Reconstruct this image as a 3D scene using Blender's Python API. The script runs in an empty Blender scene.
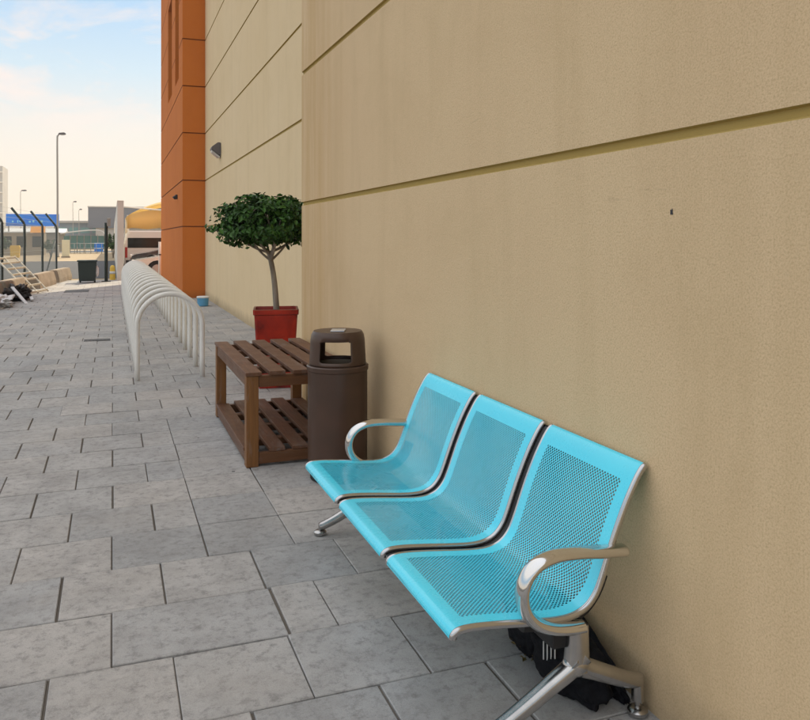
import bpy, bmesh, math, random
from mathutils import Vector, Matrix
random.seed(7)
PI = math.pi
scn = bpy.context.scene
COL = scn.collection
R = math.radians

# ------------------------------------------------------------------ materials
def mat(name, color=(.5, .5, .5), rough=.6, metal=0.0, spec=.5, coat=0.0):
    m = bpy.data.materials.new(name); m.use_nodes = True
    b = m.node_tree.nodes['Principled BSDF']
    b.inputs['Base Color'].default_value = (*color, 1)
    b.inputs['Roughness'].default_value = rough
    b.inputs['Metallic'].default_value = metal
    b.inputs['Specular IOR Level'].default_value = spec
    if coat:
        b.inputs['Coat Weight'].default_value = coat; b.inputs['Coat Roughness'].default_value = .08
    return m

class NT:
    """small helper round a node tree"""
    def __init__(s, m):
        s.m = m; s.t = m.node_tree; s.b = s.t.nodes['Principled BSDF']; s.out = s.t.nodes['Material Output']
    def n(s, typ, **kw):
        nd = s.t.nodes.new(typ)
        for k, v in kw.items():
            if k.startswith('i_'):
                nd.inputs[k[2:].replace('_', ' ')].default_value = v
            else:
                setattr(nd, k, v)
        return nd
    def l(s, a, b): s.t.links.new(a, b)
    def math(s, op, a, b=None, c=None):
        nd = s.t.nodes.new('ShaderNodeMath'); nd.operation = op
        for i, x in enumerate((a, b, c)):
            if x is None: continue
            if isinstance(x, (int, float)): nd.inputs[i].default_value = x
            else: s.l(x, nd.inputs[i])
        return nd.outputs[0]
    def noise(s, vec, scale, detail=4, rough=.55, dist=0):
        nd = s.t.nodes.new('ShaderNodeTexNoise'); nd.inputs['Scale'].default_value = scale
        nd.inputs['Detail'].default_value = detail; nd.inputs['Roughness'].default_value = rough
        nd.inputs['Distortion'].default_value = dist
        if vec is not None: s.l(vec, nd.inputs['Vector'])
        return nd.outputs['Fac']
    def ramp(s, fac, stops):
        nd = s.t.nodes.new('ShaderNodeValToRGB'); e = nd.color_ramp.elements
        while len(e) < len(stops): e.new(.5)
        for el, (p, c) in zip(e, stops):
            el.position = p; el.color = (*c, 1) if len(c) == 3 else c
        s.l(fac, nd.inputs[0]); return nd.outputs['Color']
    def mix(s, fac, a, b, blend='MIX'):
        nd = s.t.nodes.new('ShaderNodeMix'); nd.data_type = 'RGBA'; nd.blend_type = blend
        for x, i in ((fac, 0), (a, 6), (b, 7)):
            if isinstance(x, (int, float)): nd.inputs[i].default_value = x
            elif isinstance(x, tuple): nd.inputs[i].default_value = (*x, 1)
            else: s.l(x, nd.inputs[i])
        return nd.outputs[2]
    def coords(s, kind='Object', scale=None):
        tc = s.t.nodes.new('ShaderNodeTexCoord'); v = tc.outputs[kind]
        if scale:
            mp = s.t.nodes.new('ShaderNodeMapping'); mp.inputs['Scale'].default_value = scale
            s.l(v, mp.inputs['Vector']); v = mp.outputs['Vector']
        return v
    def bump(s, h, strength=.3, dist=.01):
        nd = s.t.nodes.new('ShaderNodeBump'); nd.inputs['Strength'].default_value = strength
        nd.inputs['Distance'].default_value = dist
        s.l(h, nd.inputs['Height']); s.l(nd.outputs['Normal'], s.b.inputs['Normal'])
    def color(s, c): s.l(c, s.b.inputs['Base Color'])
    def rough(s, r): s.l(r, s.b.inputs['Roughness'])

def geo_pos(t):
    g = t.t.nodes.new('ShaderNodeNewGeometry'); return g

def stucco(name, base, dark, warm, grain=.5, stain=False, dirt=(.26, .20, .13)):
    m = mat(name, base, .92, spec=.2); t = NT(m)
    v = t.coords('Object')
    streak = t.noise(t.coords('Object', (1.2, 1.2, .14)), 2.6, 5, .6)
    patch = t.noise(v, .55, 4, .6)
    fine = t.noise(v, 160, 3, .7)
    mid = t.noise(v, 34, 4, .65)
    c = t.mix(t.ramp(patch, [(.32, (0, 0, 0)), (.7, (1, 1, 1))]), base, warm)
    c = t.mix(t.math('MULTIPLY', t.ramp(streak, [(.50, (0, 0, 0)), (.74, (1, 1, 1))]), .26), c, dark)
    c = t.mix(t.math('MULTIPLY', t.ramp(fine, [(.25, (1, 1, 1)), (.55, (0, 0, 0))]), grain), c, dark)
    c = t.mix(t.math('MULTIPLY', t.ramp(mid, [(.28, (1, 1, 1)), (.48, (0, 0, 0))]), .12), c, dark)
    sz = t.t.nodes.new('ShaderNodeSeparateXYZ'); t.l(v, sz.inputs[0])
    base_n = t.noise(t.coords('Object', (1, 1.6, 1.0)), 3.2, 7, .7)
    lowz = t.math('SUBTRACT', 1.0, t.math('MULTIPLY', sz.outputs[2], 4.2))
    k0 = t.math('MULTIPLY', t.math('MAXIMUM', t.math('ADD', lowz, t.math('SUBTRACT', base_n, .62)), 0.0), .75)
    c = t.mix(t.math('MINIMUM', k0, .55), c, dirt)
    cl_n = t.noise(v, 1.35, 7, .68, .6)
    c = t.mix(t.math('MULTIPLY', t.ramp(cl_n, [(.50, (0, 0, 0)), (.76, (1, 1, 1))]), .22), c, dark)
    scuff = t.noise(t.coords('Object', (1, .35, 5.0)), 4.0, 6, .75, .8)
    c = t.mix(t.math('MULTIPLY', t.ramp(scuff, [(.655, (0, 0, 0)), (.70, (1, 1, 1))]), .16), c, dirt)
    if stain:
        sx = t.t.nodes.new('ShaderNodeSeparateXYZ'); t.l(v, sx.inputs[0])
        near = t.math('MULTIPLY_ADD', sx.outputs[1], 1 / 1.5, 1.0)
        near = t.math('MAXIMUM', near, 0.0)
        st2 = t.noise(t.coords('Object', (1, 3.2, .22)), 1.7, 6, .65)
        k = t.math('MULTIPLY', near, t.ramp(st2, [(.34, (0, 0, 0)), (.66, (1, 1, 1))]))
        c = t.mix(t.math('MULTIPLY', k, .75), c, (.50, .31, .12))
    t.color(c)
    h = t.math('ADD', t.math('MULTIPLY', fine, .7), t.math('MULTIPLY', mid, .9))
    t.bump(h, .42, .004)
    return m

M = {}
M['stucco'] = stucco('beige_stucco', (.71, .525, .325), (.46, .33, .17), (.74, .565, .35), .75, True)
M['stucco_far'] = stucco('brightened_stucco', (.77, .605, .375), (.58, .44, .24), (.80, .64, .415), .55)  # beige stucco lightened: the set-back wall's extra brightness is put into the colour
M['groove'] = mat('groove_olive', (.44, .32, .11), .9, spec=.15)  # groove faces get a darker olive tone than the wall
M['orange'] = stucco('orange_stucco', (.58, .175, .038), (.46, .13, .026), (.62, .20, .045), .3, False, (.30, .10, .03))
M['orange_groove'] = mat('orange_joint', (.27, .08, .02), .9)
M['slit_glass'] = mat('slit_glass', (.035, .012, .01), .35)

# pavers: one tile tint per mesh island, noise for stains
def pavers():
    m = mat('concrete_paver', (.34, .335, .33), .86, spec=.3); t = NT(m)
    g = geo_pos(t); v = g.outputs['Position']
    rnd = g.outputs['Random Per Island']
    base = t.ramp(rnd, [(0, (.36, .362, .366)), (.35, (.42, .413, .408)), (.7, (.475, .45, .43)), (1, (.40, .40, .404))])
    n1 = t.noise(v, 3.6, 8, .72, .25)
    n2 = t.noise(v, 22, 7, .78)
    n3 = t.noise(v, 240, 2, .6)
    n4 = t.noise(v, 1.1, 4, .6, .3)
    c = t.mix(t.math('MULTIPLY', t.ramp(n1, [(.42, (0, 0, 0)), (.72, (1, 1, 1))]), .50), base, (.19, .18, .172))
    c = t.mix(t.math('MULTIPLY', t.ramp(n2, [(.49, (0, 0, 0)), (.66, (1, 1, 1))]), .68), c, (.17, .165, .16))
    c = t.mix(t.math('MULTIPLY', t.ramp(n4, [(.5, (0, 0, 0)), (.72, (1, 1, 1))]), .4), c, (.45, .41, .37))
    c = t.mix(t.math('MULTIPLY', t.ramp(n3, [(.3, (1, 1, 1)), (.5, (0, 0, 0))]), .35), c, (.17, .165, .16))
    n5 = t.noise(v, .75, 6, .7, .4)
    c = t.mix(t.math('MULTIPLY', t.ramp(n5, [(.50, (0, 0, 0)), (.66, (1, 1, 1))]), .38), c, (.17, .168, .168))
    vo = t.t.nodes.new('ShaderNodeTexVoronoi'); vo.inputs['Scale'].default_value = 1.9
    t.l(v, vo.inputs['Vector'])
    spot = t.math('LESS_THAN', vo.outputs['Distance'], .022)
    c = t.mix(t.math('MULTIPLY', spot, .85), c, (.03, .03, .03))
    t.color(c)
    t.rough(t.math('ADD', t.math('MULTIPLY', n2, .3), .62))
    t.bump(t.math('ADD', t.math('MULTIPLY', n3, .4), t.math('MULTIPLY', n2, 1.0)), .45, .004)
    return m
M['paver'] = pavers()
M['joint'] = mat('joint_dirt', (.155, .138, .12), .95, spec=.1)

def noisy(name, c1, c2, scale, rough=.7, bump=.2, metal=0, stretch=None, lo=.35, hi=.65, dist=.004, coat=0):
    m = mat(name, c1, rough, metal, coat=coat); t = NT(m)
    v = t.coords('Object', stretch)
    n = t.noise(v, scale, 5, .6)
    t.color(t.ramp(n, [(lo, c1), (hi, c2)]))
    if bump: t.bump(n, bump, dist)
    return m

M['sand'] = noisy('dry_sand', (.40, .31, .20), (.33, .255, .165), .6, .95)
M['asphalt'] = noisy('asphalt', (.085, .085, .09), (.055, .055, .06), 3, .9)
M['concrete'] = noisy('rough_concrete', (.36, .29, .22), (.25, .20, .15), 2.5, .9, .4)
M['roadpaint'] = mat('road_paint', (.72, .72, .70), .7)

M['chrome'] = mat('polished_chrome', (.66, .655, .645), .10, 1.0)
M['alu'] = noisy('cast_aluminium', (.54, .535, .53), (.42, .415, .41), 9, .24, .05, 1.0)
M['silver_edge'] = mat('silver_edge', (.52, .525, .54), .2, 1.0)
M['black_steel'] = mat('black_steel', (.012, .012, .014), .45)
M['black_rubber'] = mat('black_rubber', (.014, .014, .015), .75)

def perforated():
    m = mat('turquoise_perforated_steel', (.05, .66, .86), .27, spec=.55, coat=.35); t = NT(m)
    uv = t.n('ShaderNodeUVMap'); uv.uv_map = 'UVMap'
    sp = t.n('ShaderNodeSeparateXYZ'); t.l(uv.outputs['UV'], sp.inputs[0])
    u, v = sp.outputs[0], sp.outputs[1]
    p = .0145
    def cell(off, pv=1.0):
        a = t.math('SUBTRACT', t.math('FRACT', t.math('ADD', t.math('DIVIDE', u, p), off)), .5)
        b = t.math('SUBTRACT', t.math('FRACT', t.math('ADD', t.math('DIVIDE', v, p * pv), off)), .5)
        b = t.math('MULTIPLY', b, pv)
        return t.math('SQRT', t.math('ADD', t.math('MULTIPLY', a, a), t.math('MULTIPLY', b, b)))
    d = t.math('MINIMUM', cell(0.0), cell(.5))
    hole = t.math('LESS_THAN', d, .272)
    # solid rim round the pressed panel: rim widths in metres, panel .55 x LEN
    for x, lo, hi in ((u, .047, SW - .055), (v, .072, SEAT_LEN - .078)):
        hole = t.math('MULTIPLY', hole, t.math('MULTIPLY', t.math('GREATER_THAN', x, lo), t.math('LESS_THAN', x, hi)))
    n = t.noise(t.coords('Object'), 2.2, 3)
    sm_ = t.noise(t.coords('Object', (1, 1, 1)), 9, 7, .75, .5)
    t.rough(t.ramp(sm_, [(.35, (.20, .20, .20)), (.7, (.42, .42, .42))]))
    t.color(t.ramp(n, [(.3, (.062, .69, .91)), (.7, (.075, .75, .96))]))
    t.l(t.math('SUBTRACT', 1.0, hole), t.b.inputs['Alpha'])
    return m

def wood(name, c1, c2, axis):
    m = mat(name, c1, .5, spec=.4); t = NT(m)
    st = [14, 14, 14]; st[axis] = 1.0
    v = t.coords('Object', tuple(st))
    n = t.noise(v, 3.2, 7, .65, .8)
    n2 = t.noise(t.coords('Object'), 5, 4)
    g = t.t.nodes.new('ShaderNodeObjectInfo')
    c = t.ramp(n, [(.3, c2), (.68, c1)])
    c = t.mix(t.math('MULTIPLY', n2, .5), c, tuple(x * .6 for x in c1))
    c = t.mix(t.math('MULTIPLY', g.outputs['Random'], .55), c, tuple(x * .55 for x in c1))
    wear = t.noise(t.coords('Object', tuple(max(1, q / 3) for q in st)), 2.6, 8, .75, .5)
    c = t.mix(t.math('MULTIPLY', t.ramp(wear, [(.52, (0, 0, 0)), (.68, (1, 1, 1))]), .55), c, tuple(.35 * x + .14 for x in c1))
    t.color(c); t.bump(n, .25, .003)
    t.rough(t.math('ADD', t.math('MULTIPLY', n2, .35), .33))
    return m
M['wood_y'] = wood('stained_wood_slats', (.20, .090, .046), (.085, .036, .017), 1)
M['wood_z'] = wood('stained_wood_posts', (.30, .13, .036), (.16, .062, .017), 2)
M['wood_x'] = wood('stained_wood_rails', (.20, .082, .030), (.10, .042, .016), 0)
M['bin'] = noisy('brown_plastic', (.078, .040, .026), (.048, .026, .017), 3.5, .38, .12, lo=.3, hi=.7)
M['bin_in'] = mat('bin_inside', (.008, .007, .006), .7)
M['ash'] = noisy('ashtray_steel', (.55, .60, .68), (.75, .77, .8), 20, .35, .0, .8)
M['hoop'] = noisy('cream_paint', (.82, .81, .77), (.74, .725, .68), 5, .38, .05)
def pot_mat():
    m = mat('red_glaze', (.30, .022, .012), .28, spec=.5, coat=.3); t = NT(m)
    n = t.noise(t.coords('Object', (1, 1, .7)), 4.5, 5, .6, .5)
    t.color(t.ramp(n, [(.40, (.46, .034, .016)), (.58, (.30, .020, .011)), (.68, (.10, .012, .009))])); return m
M['pot'] = pot_mat()
M['soil'] = mat('soil', (.04, .028, .02), .95)
M['bark'] = noisy('pale_bark', (.36, .31, .25), (.22, .18, .14), 14, .9, .5, 0, (1, 1, .25))
def leaf_mat(name, a, b):
    m = mat(name, a, .5, spec=.3); t = NT(m)
    g = geo_pos(t)
    t.color(t.ramp(g.outputs['Random Per Island'], [(0, a), (.6, b), (1, tuple(x * 1.5 for x in b))]))
    return m
M['leaf'] = leaf_mat('ficus_leaf', (.012, .042, .006), (.036, .100, .013))
M['leaf_far'] = leaf_mat('shrub_leaf', (.03, .07, .015), (.05, .10, .02))
M['dry_leaf'] = leaf_mat('dry_leaf', (.10, .075, .02), (.14, .10, .03))
M['bag'] = noisy('black_fabric', (.006, .0065, .009), (.011, .0115, .015), 60, .75, .3)
M['bag'].node_tree.nodes['Principled BSDF'].inputs['Specular IOR Level'].default_value = .15
M['white'] = mat('white_print', (.72, .72, .72), .6)
M['grey_plastic'] = mat('grey_plastic', (.12, .11, .12), .5)
M['lens'] = mat('frosted_lens', (.55, .55, .55), .3)
M['fence'] = mat('dark_green_paint', (.012, .028, .024), .5)
M['wire'] = mat('galvanised_wire', (.30, .32, .31), .45, .6)
M['lampgrey'] = mat('lamp_post_grey', (.33, .31, .28), .5, .2)
M['ladder'] = noisy('worn_white_metal', (.62, .58, .48), (.42, .38, .30), 8, .4, .1)
M['dustbin'] = mat('dark_green_plastic', (.010, .026, .026), .5)
M['whitewall'] = noisy('white_render', (.80, .765, .70), (.74, .70, .62), 1.2, .85, .1)
M['car_white'] = mat('white_car_paint', (.78, .76, .72), .25, coat=.8)
M['car_dark'] = mat('dark_car_paint', (.018, .022, .035), .25, coat=.8)
M['glass'] = mat('dark_glass', (.012, .016, .016), .12, spec=.4)
M['tyre'] = mat('tyre', (.018, .018, .018), .85)
M['rim'] = mat('alloy_rim', (.5, .5, .5), .3, .9)
M['tail'] = mat('tail_light_red', (.45, .02, .015), .25)
M['lamp_clear'] = mat('lamp_clear', (.75, .75, .75), .15)
M['trim'] = mat('dark_trim', (.03, .03, .032), .6)
def canopy_mat():
    m = mat('yellow_shade_cloth', (.88, .68, .31), .8); t = NT(m)
    tr = t.n('ShaderNodeBsdfTranslucent'); tr.inputs['Color'].default_value = (.92, .72, .36, 1)
    mx = t.n('ShaderNodeMixShader'); mx.inputs[0].default_value = .6
    t.l(t.b.outputs[0], mx.inputs[1]); t.l(tr.outputs[0], mx.inputs[2]); t.l(mx.outputs[0], t.out.inputs['Surface'])
    return m
M['canopy'] = canopy_mat()
M['blue'] = noisy('blue_board', (.006, .16, .72), (.012, .22, .80), .8, .5, 0)
M['print'] = mat('pale_print', (.25, .60, .80), .6)
M['orange_fabric'] = mat('orange_fabric', (.75, .30, .03), .8)
M['yellow'] = mat('yellow_plastic', (.75, .48, .06), .6)
M['teal_glass'] = mat('teal_glass', (.10, .27, .27), .12, spec=.7)
M['white_roof'] = mat('white_sheet', (.70, .70, .68), .45)
M['far_grey'] = noisy('grey_cladding', (.115, .125, .16), (.13, .14, .175), .2, .6, 0)
M['far_blue'] = noisy('blue_grey_cladding', (.18, .23, .28), (.15, .19, .24), .2, .6, 0)
M['cream'] = mat('cream_cabinet', (.66, .60, .42), .6)
M['tan'] = noisy('tan_render', (.42, .34, .24), (.36, .29, .20), .5, .9, 0)
M['paleconc'] = noisy('pale_concrete', (.50, .47, .44), (.44, .42, .40), .3, .9, 0)
M['pack'] = mat('pale_blue_tin', (.10, .33, .55), .35)
M['scrap'] = mat('white_sacking', (.62, .62, .64), .75)
M['tarp'] = mat('dark_tarp', (.035, .03, .03), .8)
M['cast_iron'] = noisy('cast_iron', (.09, .088, .085), (.06, .06, .06), 20, .7, .2)

# ------------------------------------------------------------------ geometry helpers
def tag(o, label=None, cat=None, group=None, kind=None):
    if label: o['label'] = label
    if cat: o['category'] = cat
    if group: o['group'] = group
    if kind: o['kind'] = kind
    return o
def empty(name, loc=(0, 0, 0), rz=0):
    o = bpy.data.objects.new(name, None); COL.objects.link(o)
    o.location = loc; o.rotation_euler = (0, 0, rz); o.empty_display_size = .2
    return o
def obj(name, bm, m, parent=None, smooth=False, angle=None):
    bmesh.ops.recalc_face_normals(bm, faces=bm.faces)
    me = bpy.data.meshes.new(name); bm.to_mesh(me); bm.free()
    for x in (m if isinstance(m, (list, tuple)) else [m]): me.materials.append(x)
    o = bpy.data.objects.new(name, me); COL.objects.link(o)
    if parent is not None: o.parent = parent
    if smooth or angle:
        me.shade_smooth()
        if angle: me.set_sharp_from_angle(angle=R(angle))
    return o
def BM(): return bmesh.new()
def box(bm, c, s, rot=None, bevel=0.0, mi=0):
    """box of size s centred at c"""
    r = bmesh.ops.create_cube(bm, size=1.0)
    vs = r['verts']
    mtx = Matrix.Translation(Vector(c)) @ (rot.to_4x4() if rot is not None else Matrix.Identity(4)) @ Matrix.Diagonal((*s, 1))
    bmesh.ops.transform(bm, matrix=mtx, verts=vs)
    es = list({e for v in vs for e in v.link_edges})
    fs = list({f for v in vs for f in v.link_faces})
    for f in fs: f.material_index = mi
    if bevel > 0:
        bmesh.ops.bevel(bm, geom=es, offset=bevel, segments=2, profile=.6, affect='EDGES', material=-1)
def box2(bm, a, b, bevel=0.0, mi=0):
    box(bm, [(x + y) / 2 for x, y in zip(a, b)], [abs(y - x) for x, y in zip(a, b)], None, bevel, mi)
def catmull(pts, sub=6):
    pts = [Vector(p) for p in pts]; out = []
    for i in range(len(pts) - 1):
        p0 = pts[max(i - 1, 0)]; p1 = pts[i]; p2 = pts[i + 1]; p3 = pts[min(i + 2, len(pts) - 1)]
        for k in range(sub):
            t = k / sub
            out.append(.5 * ((2 * p1) + (-p0 + p2) * t + (2 * p0 - 5 * p1 + 4 * p2 - p3) * t * t + (-p0 + 3 * p1 - 3 * p2 + p3) * t ** 3))
    out.append(pts[-1]); return out
def sweep(bm, pts, ra, rb=None, seg=12, side=Vector((0, 1, 0)), cap=True, square=0):
    """tube along pts; ra = radius along `side`, rb = radius along the other normal; each may be a list"""
    pts = [Vector(p) for p in pts]; n = len(pts)
    rb = ra if rb is None else rb
    A = ra if isinstance(ra, (list, tuple)) else [ra] * n
    B = rb if isinstance(rb, (list, tuple)) else [rb] * n
    rings = []
    for i, p in enumerate(pts):
        d = (pts[min(i + 1, n - 1)] - pts[max(i - 1, 0)]).normalized()
        s = (side - d * side.dot(d))
        if s.length < 1e-4: s = d.orthogonal()
        s.normalize(); q = d.cross(s)
        ring = []
        for k in range(seg):
            a = 2 * PI * k / seg
            ca, sa = math.cos(a), math.sin(a)
            if square:
                ca = math.copysign(abs(ca) ** square, ca); sa = math.copysign(abs(sa) ** square, sa)
            ring.append(bm.verts.new(p + s * ca * A[i] + q * sa * B[i]))
        rings.append(ring)
    for i in range(n - 1):
        for k in range(seg):
            bm.faces.new((rings[i][k], rings[i][(k + 1) % seg], rings[i + 1][(k + 1) % seg], rings[i + 1][k]))
    if cap:
        bm.faces.new(rings[0][::-1]); bm.faces.new(rings[-1])
    return rings
def lathe(bm, prof, c=(0, 0, 0), seg=48, cap=True):
    rings = []
    for r, z in prof:
        rings.append([bm.verts.new((c[0] + r * math.cos(2 * PI * k / seg), c[1] + r * math.sin(2 * PI * k / seg), c[2] + z)) for k in range(seg)])
    for a, b in zip(rings, rings[1:]):
        for k in range(seg):
            bm.faces.new((a[k], a[(k + 1) % seg], b[(k + 1) % seg], b[k]))
    if cap:
        bm.faces.new(rings[0][::-1]); bm.faces.new(rings[-1])
def prism(bm, poly, y0, y1, axis='y', mi=0):
    """extrude a polygon in the plane across the axis. axis y: poly=(x,z); axis x: poly=(y,z); axis z: poly=(x,y)"""
    def P(a, b, t):
        return (a, t, b) if axis == 'y' else (t, a, b) if axis == 'x' else (a, b, t)
    A = [bm.verts.new(P(a, b, y0)) for a, b in poly]; B = [bm.verts.new(P(a, b, y1)) for a, b in poly]
    fs = [bm.faces.new(A), bm.faces.new(B[::-1])]
    for i in range(len(poly)):
        j = (i + 1) % len(poly)
        fs.append(bm.faces.new((A[i], B[i], B[j], A[j])))
    for f in fs: f.material_index = mi
    return fs
def copy_tree(o, parent=None):
    c = o.copy(); COL.objects.link(c)
    if parent is not None: c.parent = parent
    for ch in list(o.children): copy_tree(ch, c)
    return c

# ------------------------------------------------------------------ the setting: ground, road, paving
bm = BM()
bmesh.ops.create_grid(bm, x_segments=2, y_segments=2, size=900)
for v in bm.verts: v.co.z = -.030
tag(obj('ground', bm, M['sand']), kind='structure')
bm = BM()
for (x0, x1, y0, y1) in ((-60, -2.72, -30, 31.0), (-60, .15, 31.0, 56.0), (.38, 40, 31.0, 88.0)):
    vs = [bm.verts.new(p) for p in ((x0, y0, -.022), (x1, y0, -.022), (x1, y1, -.022), (x0, y1, -.022))]; bm.faces.new(vs)
tag(obj('road', bm, M['asphalt']), kind='structure')
bm = BM()
for (x0, x1, y0, y1) in ((-60, 40, 90, 106),):
    vs = [bm.verts.new(p) for p in ((x0, y0, -.022), (x1, y0, -.022), (x1, y1, -.022), (x0, y1, -.022))]; bm.faces.new(vs)
tag(obj('far_road', bm, M['asphalt']), kind='structure')
# paving: dark bedding below, every paver an island of one mesh
bm = BM()
vs = [bm.verts.new(p) for p in ((-2.7, -2.6, -.010), (2.6, -2.6, -.010), (2.6, 29.5, -.010), (-2.7, 29.5, -.010))]; bm.faces.new(vs)
tag(obj('paving_bed', bm, M['joint']), kind='structure')
bm = BM()
ROW = .412
rp = random.Random(3)
def paver(x0, x1, y0, y1):
    g = .0022 + rp.random() * .0012; gx = g + rp.random() ** 3 * .0026
    dz = rp.uniform(-.0016, .0016); tx = rp.uniform(-.0018, .0018); ty = rp.uniform(-.0018, .0018)
    x0 += gx; x1 -= gx; y0 += g; y1 -= g; c = .003
    cx, cy = (x0 + x1) / 2, (y0 + y1) / 2
    def z(x, y): return dz + tx * (x - cx) / .2 + ty * (y - cy) / .2
    a = [bm.verts.new((x, y, z(x, y) - .003)) for x, y in ((x0, y0), (x1, y0), (x1, y1), (x0, y1))]
    b = [bm.verts.new((x, y, z(x, y))) for x, y in ((x0 + c, y0 + c), (x1 - c, y0 + c), (x1 - c, y1 - c), (x0 + c, y1 - c))]
    d = [bm.verts.new((x, y, -.012)) for x, y in ((x0, y0), (x1, y0), (x1, y1), (x0, y1))]
    bm.faces.new(b)
    for i in range(4):
        j = (i + 1) % 4
        bm.faces.new((a[i], a[j], b[j], b[i])); bm.faces.new((d[i], d[j], a[j], a[i]))
n = -12
while 2.80 + ROW * n < 29.2:
    y0 = 2.80 + ROW * n; y1 = y0 + ROW
    off = 0.0 if n % 2 == 0 else .2
    js = [round(-2.8 + off + .4 * k, 3) for k in range(14)]
    if n == 0: js = [j for j in js if not (.2 < j < .8)] + [.609]
    elif n == -1: js = [j for j in js if j < .7] + [1.0, 1.385]
    elif n == -2: js = [j for j in js if j < .5] + [.81, 1.195]
    elif 1 < n < 9: js = [j for j in js if j < .30] + [.41, .815, 1.21]
    js = sorted(js)
    if js[0] > -2.7: js = [-2.7] + js
    js = [max(j, -2.7) for j in js]
    js = [j for j in js if j < 2.5] + [2.6]
    for a, b in zip(js, js[1:]):
        if b - a > .05: paver(a + (rp.uniform(-.004, .004) if a > -2.6 else 0), b, y0, y1)
    n += 1
tag(obj('pavement', bm, M['paver']), kind='structure')

def flat_plate(name, x0, x1, y0, y1, label, cat, slots=True):
    bm = BM(); box2(bm, (x0, y0, -.006), (x1, y1, .006), .002)
    o = obj(name, bm, M['cast_iron']); tag(o, label, cat)
    if slots:
        bm = BM(); k = 7
        for i in range(k):
            xx = x0 + (x1 - x0) * (i + .5) / k
            box2(bm, (xx - .008, y0 + .03, .004), (xx + .008, y1 - .03, .009))
        obj('rib', bm, M['cast_iron'], o)
flat_plate('drain_cover', -.38, -.03, 11.82, 12.03, 'small dark drain slot set in the pavers beside the row of cream hoops', 'drain cover')
flat_plate('manhole_cover', -1.24, -.62, 22.85, 23.9, 'wide dark manhole cover let into the pavers near the dark green bin', 'manhole cover', False)

# ------------------------------------------------------------------ the building
bld = tag(empty('building', (1.545, 6.6, 0)), 'tall beige rendered building with grooved wall and rust orange corner block', 'building')
INV = Matrix.Translation((-1.545, -6.6, 0))
def bpart(name, bm, m, **kw):
    bmesh.ops.transform(bm, matrix=INV, verts=bm.verts)
    return obj(name, bm, m, bld, **kw)
GZ = [1.755, 2.888, 4.05, 5.20, 6.35, 7.5, 8.65]
def wall_profile(x, top, depth=.015, hw=.0175, back=None):
    """outline (x,z) of a wall slab whose face at x looks to -X, with shallow V/flat grooves"""
    pts = [(x, -.3)]; gi = []
    for z in GZ:
        if z > top - .2: break
        pts.append((x, z - hw)); gi.append(len(pts) - 1); pts += [(x + depth, z - hw * .55), (x + depth, z + hw * .75), (x, z + hw)]
    pts += [(x, top), (back, top), (back, -.3)]
    return pts, gi
def wall_part(x, y0, y1, top, back, mt='stucco'):
    bm = BM(); poly, gi = wall_profile(x, top, back=back)
    fs = prism(bm, poly, y0, y1, 'y')
    for g in gi:
        for k in (0, 1, 2): fs[2 + g + k].material_index = 1
    return bpart('beige_wall', bm, [M[mt], M['groove']])
wall_part(1.545, -3.0, 6.63, 10.6, 2.6)
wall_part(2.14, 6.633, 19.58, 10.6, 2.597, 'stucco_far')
# parapet cap
bm = BM(); box2(bm, (1.50, -3.04, 10.603), (2.66, 19.57, 10.70), .01); bpart('parapet_cap', bm, M['stucco'])
# orange corner block with grooves round it and two tall slits
bm = BM()
OX0, OX1, OY0, OY1, OT = 1.60, 9.0, 19.6, 28.5, 12.8
zs = [-.3]
for z in (1.755, 2.888, 4.05, 5.20, 6.35, 7.5, 8.65, 9.8, 10.95):
    zs += [(z - .016, 0), (z - .009, .02), (z + .009, .02), (z + .016, 0)]
zs = [(-.3, 0)] + zs[1:] + [(OT, 0)]
SL = [(20.75, 21.95), (23.2, 24.8)]; SZ0, SZ1 = 5.60, 8.45
ys = [OY0, SL[0][0], SL[0][1], SL[1][0], SL[1][1], OY1]
def oring(z, i):
    p = [(OX0 + i, OY0 + i)] + [(OX0 + i, y) for y in ys[1:-1]] + [(OX0 + i, OY1 - i), (OX1, OY1 - i), (OX1, OY0 + i)]
    return [bm.verts.new((x, y, z)) for x, y in p]
# add slit levels
lev = sorted(zs + [(SZ0, 0), (SZ1, 0)])
rings = [oring(z, i) for z, i in lev]
for a, (za, ia), b, (zb, ib) in zip(rings, lev, rings[1:], lev[1:]):
    for k in range(len(a)):
        j = (k + 1) % len(a)
        mid = (za + zb) / 2
        if k in (1, 3) and SZ0 < mid < SZ1: continue
        f = bm.faces.new((a[k], a[j], b[j], b[k]))
        f.material_index = 1 if (zb - za) < .05 else 0
bm.faces.new(rings[-1])
# slit reveals
for (y0, y1) in SL:
    d = .28
    for q in (((OX0, y0, SZ0), (OX0, y0, SZ1), (OX0 + d, y0, SZ1), (OX0 + d, y0, SZ0)), ((OX0, y1, SZ0), (OX0 + d, y1, SZ0), (OX0 + d, y1, SZ1), (OX0, y1, SZ1)),
              ((OX0, y0, SZ0), (OX0 + d, y0, SZ0), (OX0 + d, y1, SZ0), (OX0, y1, SZ0)), ((OX0, y0, SZ1), (OX0, y1, SZ1), (OX0 + d, y1, SZ1), (OX0 + d, y0, SZ1))):
        bm.faces.new([bm.verts.new(p) for p in q])

ob = bpart('orange_block', bm, [M['orange'], M['orange_groove']])
for (y0, y1) in SL:
    bm = BM(); box2(bm, (OX0 + .20, y0, SZ0), (OX0 + .26, y1, SZ1))
    bmesh.ops.transform(bm, matrix=INV, verts=bm.verts)
    w = obj('slit_window', bm, M['slit_glass'], ob)
# the back of the building, so that it is a volume that casts the shade
bm = BM(); box2(bm, (2.66, -3.0, -.3), (16, 19.55, 10.55)); bpart('building_body', bm, M['stucco'])

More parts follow.
